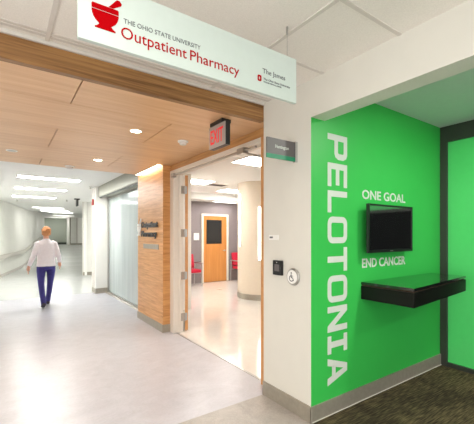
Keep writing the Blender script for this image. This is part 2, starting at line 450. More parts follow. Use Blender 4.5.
# ------------------------------------------------------------ wood panel, doorway
struct('wall_panel', B((2.03,4.93,0),(2.30,6.10,SZ-.001)), M['woody'], label='wood veneered wall panel with dark lettering')
struct('wall_panel_end', B((2.031,4.926,.001),(2.29,4.93,SZ-.002)), wood('panel_end_veneer', (222, 168, 108), (184, 126, 72), 0, .35, 1.5, 2.4), label='narrow end face of the wood wall panel')
struct('baseboard_panel', B((2.018,4.925,0),(2.03,6.10,.12),.002), M['base'])
struct('baseboard_panel', B((2.018,4.918,0),(2.16,4.93,.12),.002), M['base'])
struct('wall_lintel', B((2.16,CY1,2.487),(2.30,4.93,SZ-.001)), M['woodtrim'], label='wood band above the pharmacy door frame')
struct('wall_jamb', B((2.14,CY1,0),(2.154,2.668,2.487)), M['woodedge'], label='narrow wood strip beside the white wall end')
struct('wall_lintel', B((2.19,CY1,SZ),(2.30,6.1,CZ+.05)), M['ceil'])

d1 = sroot('door_1', (2.2,3.8,0))
FX0, FX1 = 2.145, 2.31
mb = MB()
mb.box((FX0,4.80,0),(FX1,4.93,2.487)); mb.box((FX0+.01,2.56,0),(FX1,2.672,2.487)); mb.box((FX0,2.66,2.44),(FX1,4.80,2.487))
struct('door_frame', mb, M['frame'], d1, label='off-white painted door frame')
mb = MB(); mb.box((2.235,4.785,0),(2.26,4.80,2.44)); mb.box((2.235,2.672,2.425),(2.26,4.80,2.44)); mb.box((2.235,2.672,0),(2.26,2.685,2.44))
struct('door_stop', mb, M['frame'], d1)
# opened left leaf
def leaf(hx, hy, d, n, w, parent):
    """hinge at hx,hy, leaf runs along d with thickness along n"""
    d, n = V(d).normalized(), V(n).normalized()
    c = V((hx,hy,0))+d*(w/2)+n*.0225
    lf = MB().obox((c.x,c.y,1.225),(w/2,.0225,1.205),d,n,bev=.002).build('door_leaf', M['wooddoor'], parent)
    e = V((hx,hy,0))+n*.0225
    MB().obox((e.x-d.x*.001,e.y-d.y*.001,1.225),(.002,.0215,1.2),d,n).build('edge_band', M['woodedge'], lf)
    return lf, d, n
lf, d, n = leaf(2.345,4.81,(.439,.8985,0),(.8985,-.439,0),.98,d1)
for z in (2.20,1.53,.87,.23):
    mb = MB(); mb.box((2.27,4.792,z-.06),(2.34,4.80,z+.06)); mb.tube([(2.335,4.79,z-.062),(2.335,4.79,z+.062)],.011,10)
    mb.obox((2.345+n.x*.016-d.x*.004,4.81+n.y*.016-d.y*.004,z),(.002,.016,.058),d,n)
    tag(mb.build('hinge', M['steel'], d1, smooth=False), 'brushed steel hinge')
leaf(2.345,2.60,(1,0.02,0),(-.02,1,0),.98,d1)
# track bar and closers under the head
mb = MB(); mb.box((2.12,2.74,2.395),(2.145,4.80,2.415)); tr = mb.build('closer_track', M['steel'], d1)
mb = MB(); mb.box((2.10,4.72,2.37),(2.16,4.80,2.43),.004); mb.box((2.10,2.92,2.37),(2.17,3.04,2.435),.004)
mb.tube([(2.16,2.95,2.38),(2.28,2.9,2.36),(2.34,2.79,2.36)],.012,8)
mb.build('closer_bracket', M['steel'], d1)

# ------------------------------------------------------------ frosted glass front
w1 = sroot('window_1', (2.29,7.6,0))
mb = MB()
mb.box((2.26,6.10,0),(2.33,9.2,.04)); mb.box((2.26,9.14,.04),(2.33,9.2,2.475)); mb.box((2.26,6.10,2.44),(2.33,9.2,2.475))
for y in (7.1,8.15): mb.box((2.292,y-.006,.04),(2.31,y+.006,2.44))
struct('window_frame', mb, M['steel'], w1)
struct('glass_pane', B((2.285,6.1,.04),(2.295,9.14,2.44)), M['glass'], w1, label='frosted glass panes')
M['housing'] = plain('greenish_grey_metal', (158, 158, 146), .4, metal=.35, noise=.04, nscale=2)
struct('wall_shutter_housing', B((2.03,6.10,2.475),(2.36,9.2,CZ),.002), M['housing'], label='grey metal shutter housing above the frosted glass')
struct('trim_5', B((2.06,6.10,2.455),(2.10,9.2,2.475)), M['darkframe'])
# room behind the frosted glass
struct('wall_dispensary', B((3.08,6.3,0),(3.16,9.4,CZ)), M['hall'])
struct('wall_dispensary', B((2.30,6.2,0),(3.16,6.3,CZ)), M['hall'])
ct = thing('service_counter', (2.82,7.7,0), 'rosy grey counter faintly visible behind the frosted glass', 'counter')
B((2.62,6.6,0),(3.02,8.9,.86)).build('cabinet', M['pinkgrey'], ct); B((2.58,6.55,.86),(3.06,8.95,.9),.004).build('worktop', M['lightmetal'], ct)

# pillar and far right walls
struct('wall_pillar', B((1.97,9.2,0),(2.6,9.62,CZ)), M['hall'], label='white pillar past the frosted glass')
struct('baseboard_pillar', B((1.958,9.188,0),(2.33,9.2,.13),.002), M['base'])
struct('baseboard_pillar', B((1.958,9.2,0),(1.97,9.62,.13),.002), M['base'])
struct('trim_6', B((1.962,9.3,.13),(1.97,9.62,2.72)), M['tbar'], label='grey corner guard on the pillar')
struct('wall_pharmacy_back', B((2.30,9.37,0),(8.0,9.62,CZ)), M['purplewall'], label='mauve grey back wall inside the pharmacy')
struct('wall_pharmacy_right', B((8.0,1.9,0),(8.1,13.6,CZ)), M['ivory'])
struct('wall_pharmacy_near', B((2.30,CY0+.08,0),(8.0,2.08,CZ)), M['ivory'])
rw = [V((2.46,13.6)),V((3.6,19.3)),V((5.0,27)),V((6.2,33)),V((6.75,36.4))]
struct('wall_corridor_right', curved(rw,0,-.0,0,3.3) if False else curved(rw,0,.14,0,3.3), M['hall'])
struct('wall_cross_corridor', B((2.46,13.6,0),(8.0,13.7,CZ)), M['hall'], label='white wall at the mouth of the side corridor')
struct('baseboard_cross_corridor', B((2.45,13.588,0),(8.0,13.6,.12)), M['base'])
struct('trim_7', B((2.448,13.592,.12),(2.48,13.65,2.72)), M['tbar'], label='grey corner guard at the side corridor')
struct('wall_end', B((3.2,38.4,.4),(5.55,38.6,3.4)), M['endwall'], label='dim grey-green wall at the far end of the corridor')
struct('wall_end_right', B((5.42,36.6,.4),(7.2,36.8,3.4)), M['hall'])
struct('trim_8', B((5.42,36.55,.5),(5.52,36.6,3.2)), M['base']); struct('trim_8', B((6.02,36.55,.5),(6.12,36.6,3.2)), M['tbar'])
struct('baseboard_end', B((3.2,38.3,.5),(5.42,38.4,.75)), M['darkframe']); struct('baseboard_end', B((5.42,36.5,.5),(7.0,36.6,.68)), M['base'])
struct('wall_end_right', B((5.40,36.6,.4),(5.42,38.5,3.4)), M['hall'])

# ------------------------------------------------------------ pharmacy interior
struct('wall_bulkhead', B((2.4,8.75,2.55),(8.0,9.37,CZ)), M['ceil'], label='white dropped bulkhead along the pharmacy back wall')
CC = V((5.2,6.5,0)); CR = .56
struct('wall_round_column', MB().lathe([(CR,0),(CR,CZ)], CC, n=64), M['ivory'], smooth=True, label='ivory round column inside the pharmacy')
struct('baseboard_round_column', MB().lathe([(CR+.002,0),(CR+.014,0),(CR+.014,.13),(CR+.002,.13)], CC, n=64), M['base'], smooth=True)
def col_strip(ang, z0, z1, w, label):
    c = V((math.cos(ang),math.sin(ang),0)); t = V((-c.y,c.x,0))
    p = CC+c*(CR+.012)
    r = thing('wall_light', (p.x,p.y,z0), label, 'wall light')
    q = CC+c*(CR+.006)
    MB().obox((q.x,q.y,(z0+z1)/2),(.012,w+.008,(z1-z0)/2+.01),c,t).build('housing', M['white'], r)
    q = CC+c*(CR+.021)
    MB().obox((q.x,q.y,(z0+z1)/2),(.004,w,(z1-z0)/2),c,t).build('diffuser', M['striplight'], r)
va = math.atan2(-CC.y,-CC.x)   # direction from the column to the viewer
col_strip(va-1.0,1.23,2.47,.02,'tall glowing strip light on the left side of the round column')
col_strip(va-.03,.93,2.14,.03,'lower glowing strip light facing out from the middle of the round column')

d2 = sroot('door_2', (5.6,9.36,0))
mb = MB(); mb.box((5.12,9.33,0),(5.19,9.372,2.17)); mb.box((6.05,9.33,0),(6.12,9.372,2.17)); mb.box((5.19,9.33,2.10),(6.05,9.372,2.17))
struct('door_frame', mb, M['frame'], d2, label='off-white door frame')
dl = struct('door_leaf', B((5.19,9.35,.01),(6.05,9.371,2.10)), M['wooddoor'], d2, label='orange wood door leaf')
struct('vision_frame', MB().ring([(5.30,1.22),(5.86,1.22),(5.86,1.98),(5.30,1.98)],[(5.33,1.25),(5.83,1.25),(5.83,1.95),(5.33,1.95)],(0,9.348,0),(1,0,0),(0,0,1),(0,-1,0),-.003,.008), M['black'], dl)
struct('vision_glass', B((5.33,9.345,1.25),(5.83,9.349,1.95)), M['doorglass'], dl)
mb = MB(); mb.tube([(5.98,9.35,1.0),(5.98,9.30,1.0),(5.88,9.30,1.0)],.012,8); mb.lathe([(0,.0),(.03,0),(.03,.01),(0,.01)],(5.98,9.35,1.0),(0,-1,0),16)
struct('door_handle', mb, M['steel'], dl)
B((4.86,9.357,1.34),(5.04,9.3705,1.56),.003).build('room_plaque', M['white'], None, origin=(4.95,9.37,1.34))
tag(bpy.data.objects['room_plaque'], 'small white plaque on the mauve wall left of the wooden door', 'plaque')

def waiting_chair(x, y, label):
    r = thing('waiting_chair', (x,y,0), label, 'chair', 'red waiting chairs along the pharmacy back wall')
    B((x-.25,y-.27,.40),(x+.25,y+.2,.49),.03).build('seat', M['redfab'], r, smooth=True)
    MB().obox((x,y+.23,.71),(.24,.035,.21),(1,0,0),(0,.98,-.17),(0,.17,.98),bev=.025).build('backrest', M['redfab'], r, smooth=True)
    for s in (-1, 1):
        MB().tube([(x+s*.28,y-.24,.0),(x+s*.28,y-.24,.66)],.016).build('leg', M['lightmetal'], r, smooth=True)
        MB().tube([(x+s*.28,y+.26,.0),(x+s*.28,y+.22,.66)],.016).build('leg', M['lightmetal'], r, smooth=True)
        B((x+s*.28-.028,y-.27,.655),(x+s*.28+.028,y+.24,.685),.01).build('armrest', M['lightmetal'], r, smooth=True)
    for dy in (-.2,.2): MB().tube([(x-.28,y+dy,.385),(x+.28,y+dy,.385)],.013).build('seat_rail', M['lightmetal'], r, smooth=True)
    for dx in (-.2,.2): MB().tube([(x+dx,y+.2,.385),(x+dx,y+.25,.6)],.012).build('back_support', M['lightmetal'], r, smooth=True)
    return r
c1 = waiting_chair(4.55,9.02,'red armchair left of the wooden door, beside the small white plaque')
c2 = copy_tree(c1); c2.location = (6.45,9.02,0); c2['label'] = 'red armchair right of the wooden door, half hidden by the round column'
fb = MB().lathe([(0,.001),(.075,.001),(.08,.004),(.07,.008),(0,.008)],(4.95,8.0,0),n=24).build('floor_outlet', M['base'], origin=(4.95,8.0,0))
tag(fb, 'round metal outlet cover in the cream floor in front of the wooden door', 'floor outlet', 'floor outlet covers')
f2 = fb.copy(); COL.objects.link(f2); f2.location = (4.45,6.35,0); f2.scale = (.6,.6,1); f2['label'] = 'tiny round cover in the cream floor beside the round column'

# ------------------------------------------------------------ ceiling fixtures
def ceiling_light(x0, x1, y, w, label, z=CZ, mat='troffer', group='long ceiling lights of the corridor', slope=0):
    r = thing('ceiling_light', ((x0+x1)/2,y,z), label, 'ceiling light', group)
    cx = (x0+x1)/2
    MB().ring([(x0-.02,y-w/2-.02),(x1+.02,y-w/2-.02),(x1+.02,y+w/2+.02),(x0-.02,y+w/2+.02)],[(x0,y-w/2),(x1,y-w/2),(x1,y+w/2),(x0,y+w/2)],(0,0,z),(1,0,0),(0,1,0),(0,0,-1),-.005,.012).build('frame', M['white'], r)
    B((x0,y-w/2,z-.007),(x1,y+w/2,z-.002)).build('diffuser', M[mat], r)
    return r
corr = [(.27,1.46,8.45,'nearest long ceiling light of the corridor, just past the wood soffit'),
        (.27,1.46,10.5,'second long ceiling light of the corridor beyond the wood soffit'),
        (.27,1.46,12.8,'third long ceiling light of the corridor, last of the three large ones'),
        (1.10,2.35,17.5,'fourth ceiling light of the corridor, first one after the three large ones'),
        (1.62,2.85,19.7,'fifth ceiling light of the corridor, thin bright line behind the black hanging sign'),
        (2.1,3.3,22.2,'sixth ceiling light of the corridor where it bends right'),
        (2.9,4.3,27.5,'seventh ceiling light, far down the bend of the corridor'),
        (3.6,5.2,33.0,'eighth ceiling light, small bright dash before the grey-green end wall'),
        (3.7,5.2,37.2,'last ceiling light, right at the grey-green end wall')]
for a, b, y, lab in corr:
    ceiling_light(a, b, y, .30 if y < 14 else .10, lab, z=CZ+ramp(y,.46)-(.03 if 18 < y < 30 else 0), mat='troffer_far')
ceiling_light(5.6,6.8,11.6,.3,'ceiling light of the side corridor')
for x, y, lab in [(-.37,.85,'added unseen ceiling light, square-on above left of the viewer'),(.84,-.4,'added unseen ceiling light above the viewer'),(-.4,-1.7,'added unseen ceiling light behind the viewer'),(-1.6,.2,'added unseen ceiling light at the left edge of the tiled ceiling')]:
    ceiling_light(x-.58,x+.58,y,.5,lab,mat='troffer_added',group='added unseen lights of the tiled ceiling')  # unseen lights added to lift the near ceiling and walls
pl = [(3.45,4.05,7.0,.55,'light panel in the pharmacy ceiling above the opened door leaf'),(3.2,3.8,4.5,.55,'light panel in the pharmacy ceiling nearest the doorway'),
      (4.95,6.15,7.9,.55,'light panel in the pharmacy ceiling in front of the bulkhead'),(5.6,6.2,3.6,.55,'light panel deep in the right of the pharmacy')]
for a, b, y, w, lab in pl: ceiling_light(a,b,y,w,lab,mat='troffer_pharmacy',group='light panels in the pharmacy ceiling')
ceiling_light(5.4,6.2,9.05,.18,'slim light under the white bulkhead above the wooden door',z=2.55,group='light panels in the pharmacy ceiling')
for yy, lab in ((7.0,'added light panel brightening the frosted glass from behind, nearest the wood panel'),(8.4,'added light panel brightening the frosted glass from behind, nearest the white pillar')): ceiling_light(2.45,2.9,yy,.4,lab,mat='troffer_pharmacy',group='light panels in the pharmacy ceiling')  # panels added to make the frosted glass lighter from behind
# the ceiling vent in pharmacy
vt = thing('ceiling_vent', (4.3,7.2,CZ), 'grey slotted air vent beside a light panel in the pharmacy ceiling', 'air vent')
B((4.12,7.02,CZ-.01),(4.6,7.32,CZ-.001),.003).build('frame', M['tbar'], vt)
mb = MB()
for i in range(6): mb.box((4.15,7.06+i*.04,CZ-.014),(4.57,7.075+i*.04,CZ-.009))
mb.build('slat', M['greysign'], vt)

def downlight(x, y, label, z=SZ, lit=True, power=44):
    r = thing('downlight', (x,y,z), label, 'downlight', 'round downlights in the wood soffit')
    MB().lathe([(.052,.004),(.052,-.005),(.063,-.005),(.065,.0),(.065,.004)],(x,y,z),n=28).build('trim_ring', M['white'], r, smooth=True)
    MB().lathe([(0,-.003),(.052,-.003),(.052,.002),(0,.002)],(x,y,z),n=28).build('lens', M['lamp'] if lit else M['steel'], r)
    if lit:
        l = bpy.data.lights.new('downlight_beam','SPOT'); l.energy = power; l.spot_size = math.radians(110); l.spot_blend = .8; l.shadow_soft_size = .06; l.color = (1,.88,.74)
        lo = bpy.data.objects.new('downlight_beam', l); COL.objects.link(lo); lo.parent = r; lo.location = (0,0,-.02)
    return r
downlight(1.14,3.49,'bright round downlight in the middle of the wood soffit')
downlight(1.13,5.15,'bright round downlight near the lettered wood panel')
downlight(.10,5.2,'unlit small round downlight at the left of the wood soffit',lit=False)
downlight(-1.0,3.6,'added unseen round downlight at the far left of the soffit')  # unseen, added so the floor bounces more light onto the soffit
def detector(x, y, z, label, r0=.06):
    r = thing('smoke_detector', (x,y,z), label, 'smoke detector', 'smoke detectors on the wood soffit')
    MB().lathe([(0,.001),(r0,.001),(r0,-.012),(r0*.85,-.016),(0,-.016)],(x,y,z),n=28).build('base', M['white'], r, smooth=True)
    MB().lathe([(r0*.72,-.016),(r0*.68,-.035),(r0*.5,-.046),(0,-.048)],(x,y,z),n=28).build('dome', M['tbar'], r, smooth=True)
detector(1.71,3.56,SZ,'round white smoke detector beside the red exit sign')
detector(.87,5.85,SZ,'small round smoke detector at the far edge of the wood soffit',.07)
def sprinkler(x, y, label, z=CZ):
    r = thing('sprinkler', (x,y,z), label, 'sprinkler', 'sprinklers in the corridor ceiling')
    MB().lathe([(0,.0),(.035,0),(.035,-.006),(.012,-.01),(.012,-.05),(0,-.05)],(x,y,z),n=16).build('stem', M['steel'], r, smooth=True)
    MB().lathe([(0,-.05),(.028,-.05),(.028,-.055),(0,-.055)],(x,y,z),n=16).build('deflector', M['base'], r)
sprinkler(1.86,9.3,'small sprinkler in the ceiling beside the white pillar')
sprinkler(1.88,13.3,'small sprinkler next to the black hanging sign')
sprinkler(.43,14.2,'small sprinkler by the curved white wall')
# recessed cove light over the lettered wood panel
cv = thing('cove_light', (1.97,5.5,SZ), 'slim glowing slot light in the soffit above the lettered wood panel', 'light')
B((1.95,4.98,SZ-.006),(2.02,6.02,SZ-.001)).build('diffuser', M['cove'], cv)
B((1.935,4.97,SZ-.01),(1.95,6.025,SZ)).build('edge', M['steel'], cv)

# ------------------------------------------------------------ hanging sign
SY = 1.48
hs = thing('hanging_sign', (.855,SY,2.295), 'long pale hanging sign with red mortar and pestle and red lettering', 'sign')
B((.25,SY,2.295),(1.461,SY+.022,2.56),.0015).build('sign_panel', M['signface'], hs)
for x in (.32,1.396):
    cb = MB().tube([(x,SY+.011,2.56),(x,SY+.011,CZ-.03)],.0016,6).build('cable', M['steel'], hs)
    MB().tube([(x,SY+.011,CZ-.045),(x,SY+.011,CZ)],.007,8).build('cable_anchor', M['steel'], cb)
R_, U_, N_ = (1,0,0), (0,0,1), (0,-1,0)
for txt, x, w_ in (('Outpatient',.419,.311),('Pharmacy',.748,.290)):
    MB().text(txt,(x,SY,2.348),R_,U_,N_,.050,w_,.002,0).build('red_word', M['red'], hs)['label'] = 'red word '+txt
for txt, x, z, h_, w_, bo in (('THE OHIO STATE UNIVERSITY',.430,2.414,.021,.375,0),('The James',1.199,2.409,.027,.17,0),('The Ohio State University',1.205,2.372,.0115,.203,.01),('WEXNER MEDICAL CENTER',1.205,2.357,.008,.135,0)):
    MB().text(txt,(x,SY,z),R_,U_,N_,h_,w_,.0015,bo).build('grey_text_line', M['greytext'], hs)['label'] = 'grey words '+txt
# mortar and pestle
def arc(cx, cz, rx, rz, a0, a1, n=14): return [(cx+rx*math.cos(a0+(a1-a0)*i/n), cz+rz*math.sin(a0+(a1-a0)*i/n)) for i in range(n+1)]
def mortar(mb, O, R, U, Nn, w, h, d):
    """unit drawing scaled to w (bowl width) and h (height without pestle)"""
    f = lambda p: [(x*w, y*h) for x, y in p]
    mb.prism(f([(0,.78),(1,.78),(1,.95),(.97,1),(.03,1),(0,.95)]),O,R,U,Nn,0,d)                       # rim band
    bowl = [(0,.75)]+arc(.5,.75,.5,.6,PI,1.25*PI,6)[1:]+[(.28,.2),(.72,.2)]+arc(.5,.75,.5,.6,1.75*PI,2*PI,6)
    mb.prism(f(bowl),O,R,U,Nn,0,d)
    mb.prism(f([(.28,.2),(.2,.1),(.12,.06),(.12,0),(.88,0),(.88,.06),(.8,.1),(.72,.2)]),O,R,U,Nn,0,d)  # foot
    mb.prism(f([(.62,1.02),(.80,1.02),(1.10,1.24),(1.12,1.32),(1.03,1.44),(.93,1.43)]),O,R,U,Nn,0,d)     # pestle
mb = MB(); mortar(mb,(.300,SY,2.357),R_,U_,N_,.109,.100,.002)
mb.build('mortar_emblem', M['red'], hs)['label'] = 'red mortar and pestle emblem'
def rrect(x0, y0, x1, y1, r, n=5):
    o = []
    for cx, cy, a in ((x1-r,y0+r,-PI/2),(x1-r,y1-r,0),(x0+r,y1-r,PI/2),(x0+r,y0+r,PI)):
        o += [(cx+r*math.cos(a+PI/2*i/n), cy+r*math.sin(a+PI/2*i/n)) for i in range(n+1)]
    return o
mb = MB(); mb.ring(rrect(1.163,2.357,1.190,2.391,.008),rrect(1.172,2.366,1.181,2.382,.003),(0,SY,0),R_,U_,N_,0,.002)
mb.build('block_letter_logo', M['red'], hs)['label'] = 'small red block letter O logo'

# ------------------------------------------------------------ flag sign on the column
FY = 2.043
fs = thing('projecting_sign', (1.86,FY,2.11), 'small grey projecting sign with green bottom strip on the white wall end', 'sign')
B((1.70,FY,2.145),(2.0,FY+.012,2.27)).build('sign_panel', M['greysign'], fs)
B((1.70,FY,2.110),(2.0,FY+.012,2.144)).build('green_strip', M['signgreen'], fs)
mb = MB(); mb.text('Huntington',(1.785,FY,2.195),R_,U_,N_,.026,.145,.0015,.012); mb.build('lettering', M['letter'], fs)
B((1.998,FY-.008,2.105),(2.024,FY+.02,2.275),.002).build('bracket', M['chrome'], fs)

RX, UX, NX = (0,-1,0), (0,0,1), (-1,0,0)
def wallbox(name, yc, w, z0, z1, t, mat, parent=None, x=WX, bev=.002):
    return B((x-t,yc-w/2,z0),(x-.0005,yc+w/2,z1),bev).build(name, mat, parent)
rl = thing('room_label', (WX,2.335,1.455), 'tiny white room label above the black card reader', 'label')
wallbox('plate',2.335,.135,1.455,1.50,.005,M['white'],rl)
mb = MB(); mb.text('1110',(WX-.0052,2.385,1.470),RX,UX,NX,.016,None,.001,.01); mb = None
B((WX-.0065,2.345,1.470),(WX-.005,2.39,1.486)).build('number_strip', M['greytext'], rl)
cr = thing('card_reader', (WX,2.265,1.14), 'black card reader on the white wall end beside the round push plate', 'card reader')
wallbox('body',2.265,.115,1.145,1.275,.028,M['black'],cr,bev=.006)
B((WX-.031,2.235,1.18),(WX-.028,2.295,1.24)).build('reader_face', M['greysign'], cr)
B((WX-.0305,2.262,1.255),(WX-.028,2.268,1.261)).build('indicator', M['white'], cr)
pb = thing('push_plate', (WX,2.079,1.147), 'round steel door push plate with wheelchair symbol', 'push button')
PO = (WX,2.079,1.147)
MB().lathe([(0,.001),(.072,.001),(.074,.012),(.068,.02),(0,.02)],PO,(-1,0,0),36).build('backplate', M['steel'], pb, smooth=True)
MB().lathe([(.0,.02),(.057,.02),(.057,.024),(.054,.027),(0,.027)],PO,(-1,0,0),36).build('button', M['white'], pb, smooth=True)
mb = MB(); O2 = V(PO)+V((-.027,0,0))
g = lambda pts: mb.prism(pts,O2,RX,UX,NX,0,.002)
g([( .004+.007*math.cos(a*PI/6)-.008, .034+.007*math.sin(a*PI/6)) for a in range(12)])
g([(-.010,.024),(-.002,.024),(0,-.002),(-.008,-.002)]); g([(-.006,.012),(.014,.012),(.014,.006),(-.006,.006)])
g([(-.008,-.002),(.014,-.002),(.014,-.009),(-.008,-.009)]); g([(.010,-.008),(.017,-.008),(.027,-.030),(.020,-.032)])
def arcring(cx, cy, ro, ri, a0, a1, n=14):
    for i in range(n):
        p, q = a0+(a1-a0)*i/n, a0+(a1-a0)*(i+1)/n
        g([(cx+ri*math.cos(p),cy+ri*math.sin(p)),(cx+ro*math.cos(p),cy+ro*math.sin(p)),(cx+ro*math.cos(q),cy+ro*math.sin(q)),(cx+ri*math.cos(q),cy+ri*math.sin(q))])
arcring(-.003,-.012,.027,.020,PI*.62,PI*1.85)
mb.build('wheelchair_symbol', M['greytext'], pb)['label'] = 'dark wheelchair symbol'

# ------------------------------------------------------------ exit sign
ex = thing('exit_sign', (1.70,2.74,2.33), 'silver exit sign with red letters hung from the wood soffit', 'exit sign')
B((1.675,2.60,2.33),(1.725,2.89,2.545),.004).build('housing', M['black'], ex)
B((1.668,2.602,2.333),(1.675,2.888,2.542)).build('face', M['exitface'], ex)
B((1.66,2.64,2.545),(1.76,2.86,SZ-.001),.003).build('canopy', M['black'], ex)
mb = MB(); mb.text('EXIT',(1.668,2.858,2.372),RX,UX,NX,.135,.225,.002,.008); mb.build('lettering', M['exitred'], ex)['label'] = 'red letters EXIT'
e2 = thing('exit_sign', (2.1,12.6,2.5), 'black hanging sign seen edge-on far down the corridor ceiling', 'exit sign')
B((2.08,12.45,2.48),(2.115,12.75,2.70),.004).build('housing', M['black'], e2); B((2.01,12.55,2.70),(2.18,12.65,CZ-.001),.004).build('canopy', M['black'], e2)
fa = thing('fire_alarm', (1.96,9.45,2.3), 'small red and white fire alarm on the side of the white pillar', 'fire alarm')
B((1.925,9.38,2.28),(1.962,9.50,2.43),.006).build('body', M['alarmred'], fa); B((1.91,9.41,2.36),(1.925,9.47,2.42),.004).build('strobe', M['white'], fa)

# ------------------------------------------------------------ wood panel writing
PX = 2.03
wl = thing('wall_lettering', (PX,5.45,1.46), 'dark raised words Outpatient Pharmacy on the wood panel', 'lettering')
mb = MB(); mb.text('Outpatient',(PX-.012,5.86,1.63),RX,UX,NX,.095,.76,.012,.03); mb.build('upper_word', M['darktext'], wl)
mb = MB(); mb.text('Pharmacy',(PX-.012,5.86,1.475),RX,UX,NX,.095,.72,.012,.03); mb.build('lower_word', M['darktext'], wl)
for y, z in ((5.84,1.65),(5.12,1.65),(5.84,1.5),(5.16,1.5),(5.5,1.65),(5.5,1.5)): MB().tube([(PX-.012,y,z),(PX,y,z)],.004,6).build('stand_off_pin', M['darktext'], wl)
me_ = MB(); mortar(me_,(PX-.013,6.07,1.49),RX,UX,NX,.18,.21,.012)
me_.box((PX-.003,5.96,1.52),(PX,6.0,1.66))
wm = me_.build('mortar_emblem', M['white'], origin=(PX,6.0,1.49)); tag(wm,'white mortar and pestle emblem left of the dark words on the wood panel','emblem')
B((PX-.012,5.09,1.27),(PX-.0005,5.78,1.35),.002).build('wall_plaque', M['base'], origin=(PX,5.43,1.27))
wp = bpy.data.objects['wall_plaque']; tag(wp,'narrow grey plaque under the dark words on the wood panel','plaque')
MB().text('Outpatient Services',(PX-.012,5.70,1.295),RX,UX,NX,.03,.52,.001).build('lettering', M['tbar'], wp) if False else None

# ------------------------------------------------------------ PELOTONIA
GY = CY0-.001
H = .252
def L2(mb, ch, z, w):
    """letter rotated clockwise: its baseline on the left, reading downwards. letter x -> -Z, letter y -> +X"""
    O = (2.222,GY,z); R = (0,0,-1); U = (1,0,0); Nn = (0,-1,0); D = (0,.002)
    s = .051; t = .045
    P = lambda pts: mb.prism(pts,O,R,U,Nn,*D)
    bx = lambda x0,y0,x1,y1: P([(x0,y0),(x1,y0),(x1,y1),(x0,y1)])
    if ch == 'P':
        bx(0,0,s,H); y0 = .085
        mb.ring([(s*.5,y0),(w-.05,y0),(w-.02,y0+.012),(w,y0+.05),(w,H-.05),(w-.02,H-.012),(w-.05,H),(s*.5,H)],
                [(s*.99,y0+t),(w-s-.014,y0+t),(w-s-.004,y0+t+.004),(w-s,y0+t+.012),(w-s,H-t-.012),(w-s-.004,H-t-.004),(w-s-.014,H-t),(s*.99,H-t)],O,R,U,Nn,0,.0021)
    elif ch == 'E':
        bx(0,0,s,H)
        for y in (0,(H-t)/2,H-t): bx(s,y,w if y != (H-t)/2 else w*.93,y+t)
    elif ch == 'L': bx(0,0,s,H); bx(s,0,w,t)
    elif ch == 'O': mb.ring(rrect(0,0,w,H,.06),rrect(s,t,w-s,H-t,.018),O,R,U,Nn,*D)
    elif ch == 'T': bx((w-s)/2,0,(w+s)/2,H-t); bx(0,H-t,w,H)
    elif ch == 'N':
        bx(0,0,s,H); bx(w-s,0,w,H); P([(s,H),(s,H-.085),(w-s,0),(w-s,.085)])
    elif ch == 'I': bx((w-s)/2,t,(w+s)/2,H-t); bx(0,0,w,t); bx(0,H-t,w,H)
    elif ch == 'A':
        P([(0,0),(.058,0),(w/2,H*.80),(w/2,H),(w/2-.034,H)]); P([(w,0),(w/2+.034,H),(w/2,H),(w/2,H*.80),(w-.058,0)])
        P([(.068,.055),(w-.068,.055),(w-.084,.1),(.084,.1)])
pw = thing('wall_lettering', (2.35,GY,.24), 'huge white word PELOTONIA running down the green wall', 'lettering')
z = 2.35
for ch, w in zip('PELOTONIA',(.210,.198,.185,.225,.205,.225,.212,.15,.225)):
    mb = MB(); L2(mb,ch,z,w); mb.build('letter', M['letter'], pw); z -= w+.034
for txt, z0, z1, lab in (('ONE GOAL',1.832,1.914,'white words ONE GOAL on the green wall above the television'),('END CANCER',1.202,1.284,'white words END CANCER on the green wall below the television')):
    mb = MB(); mb.text(txt,(2.69,GY,z0),R_,U_,N_,z1-z0,.725,.002,.018)
    tag(mb.build('wall_lettering', M['letter'], origin=(3.05,GY,z0)), lab, 'lettering')

# ------------------------------------------------------------ television
tv = thing('television', (3.01,CY0,1.34), 'black flat screen television on the green wall', 'television')
TY = 1.80
B((2.652,TY,1.34),(3.386,TY+.02,1.78),.004).build('housing', M['black'], tv)
MB().ring([(2.652,1.34),(3.386,1.34),(3.386,1.78),(2.652,1.78)],[(2.670,1.366),(3.368,1.366),(3.368,1.763),(2.670,1.763)],(0,TY,0),R_,U_,N_,-.002,.006).build('bezel', M['black'], tv)
B((2.670,TY-.002,1.366),(3.368,TY+.001,1.763)).build('screen', M['screen'], tv)
B((2.99,TY-.0075,1.349),(3.035,TY-.006,1.356)).build('badge', M['steel'], tv)
B((2.85,TY+.02,1.45),(3.18,CY0-.001,1.67)).build('wall_mount', M['black'], tv)

# ------------------------------------------------------------ floating counter
sc = thing('floating_counter', (3.3,1.7,.92), 'black glossy floating counter on the green wall below the television', 'counter')
def slab(z0, z1, ins, bev=0):
    p = [(2.675+ins,CY0+.002),(2.675+ins,1.403+ins),(3.955-ins,1.54+ins),(3.955-ins,CY0+.002)]
    mb = MB(); mb.prism(p,(0,0,0),(1,0,0),(0,1,0),(0,0,1),z0,z1)
    if bev: bmesh.ops.bevel(mb.bm, geom=list(mb.bm.edges), offset=bev, segments=2, affect='EDGES')
    return mb
slab(1.052,1.075,0,.002).build('worktop', M['counter'], sc)
slab(1.04,1.052,.012).build('shadow_gap', M['gap'], sc)
slab(.92,1.04,0,.002).build('apron', M['counterside'], sc)

# ------------------------------------------------------------ person
PXY = V((.757,8.12,0))
pr = thing('person', tuple(PXY), 'person with ginger hair in pale top and indigo trousers walking away down the corridor', 'person')
def W(p): return (PXY.x+p[0], PXY.y+p[1], p[2])
body = MB()
def lf_(mb, rings, n=16): mb.loft([(W(r[0]), r[1], r[2]) for r in rings], n)
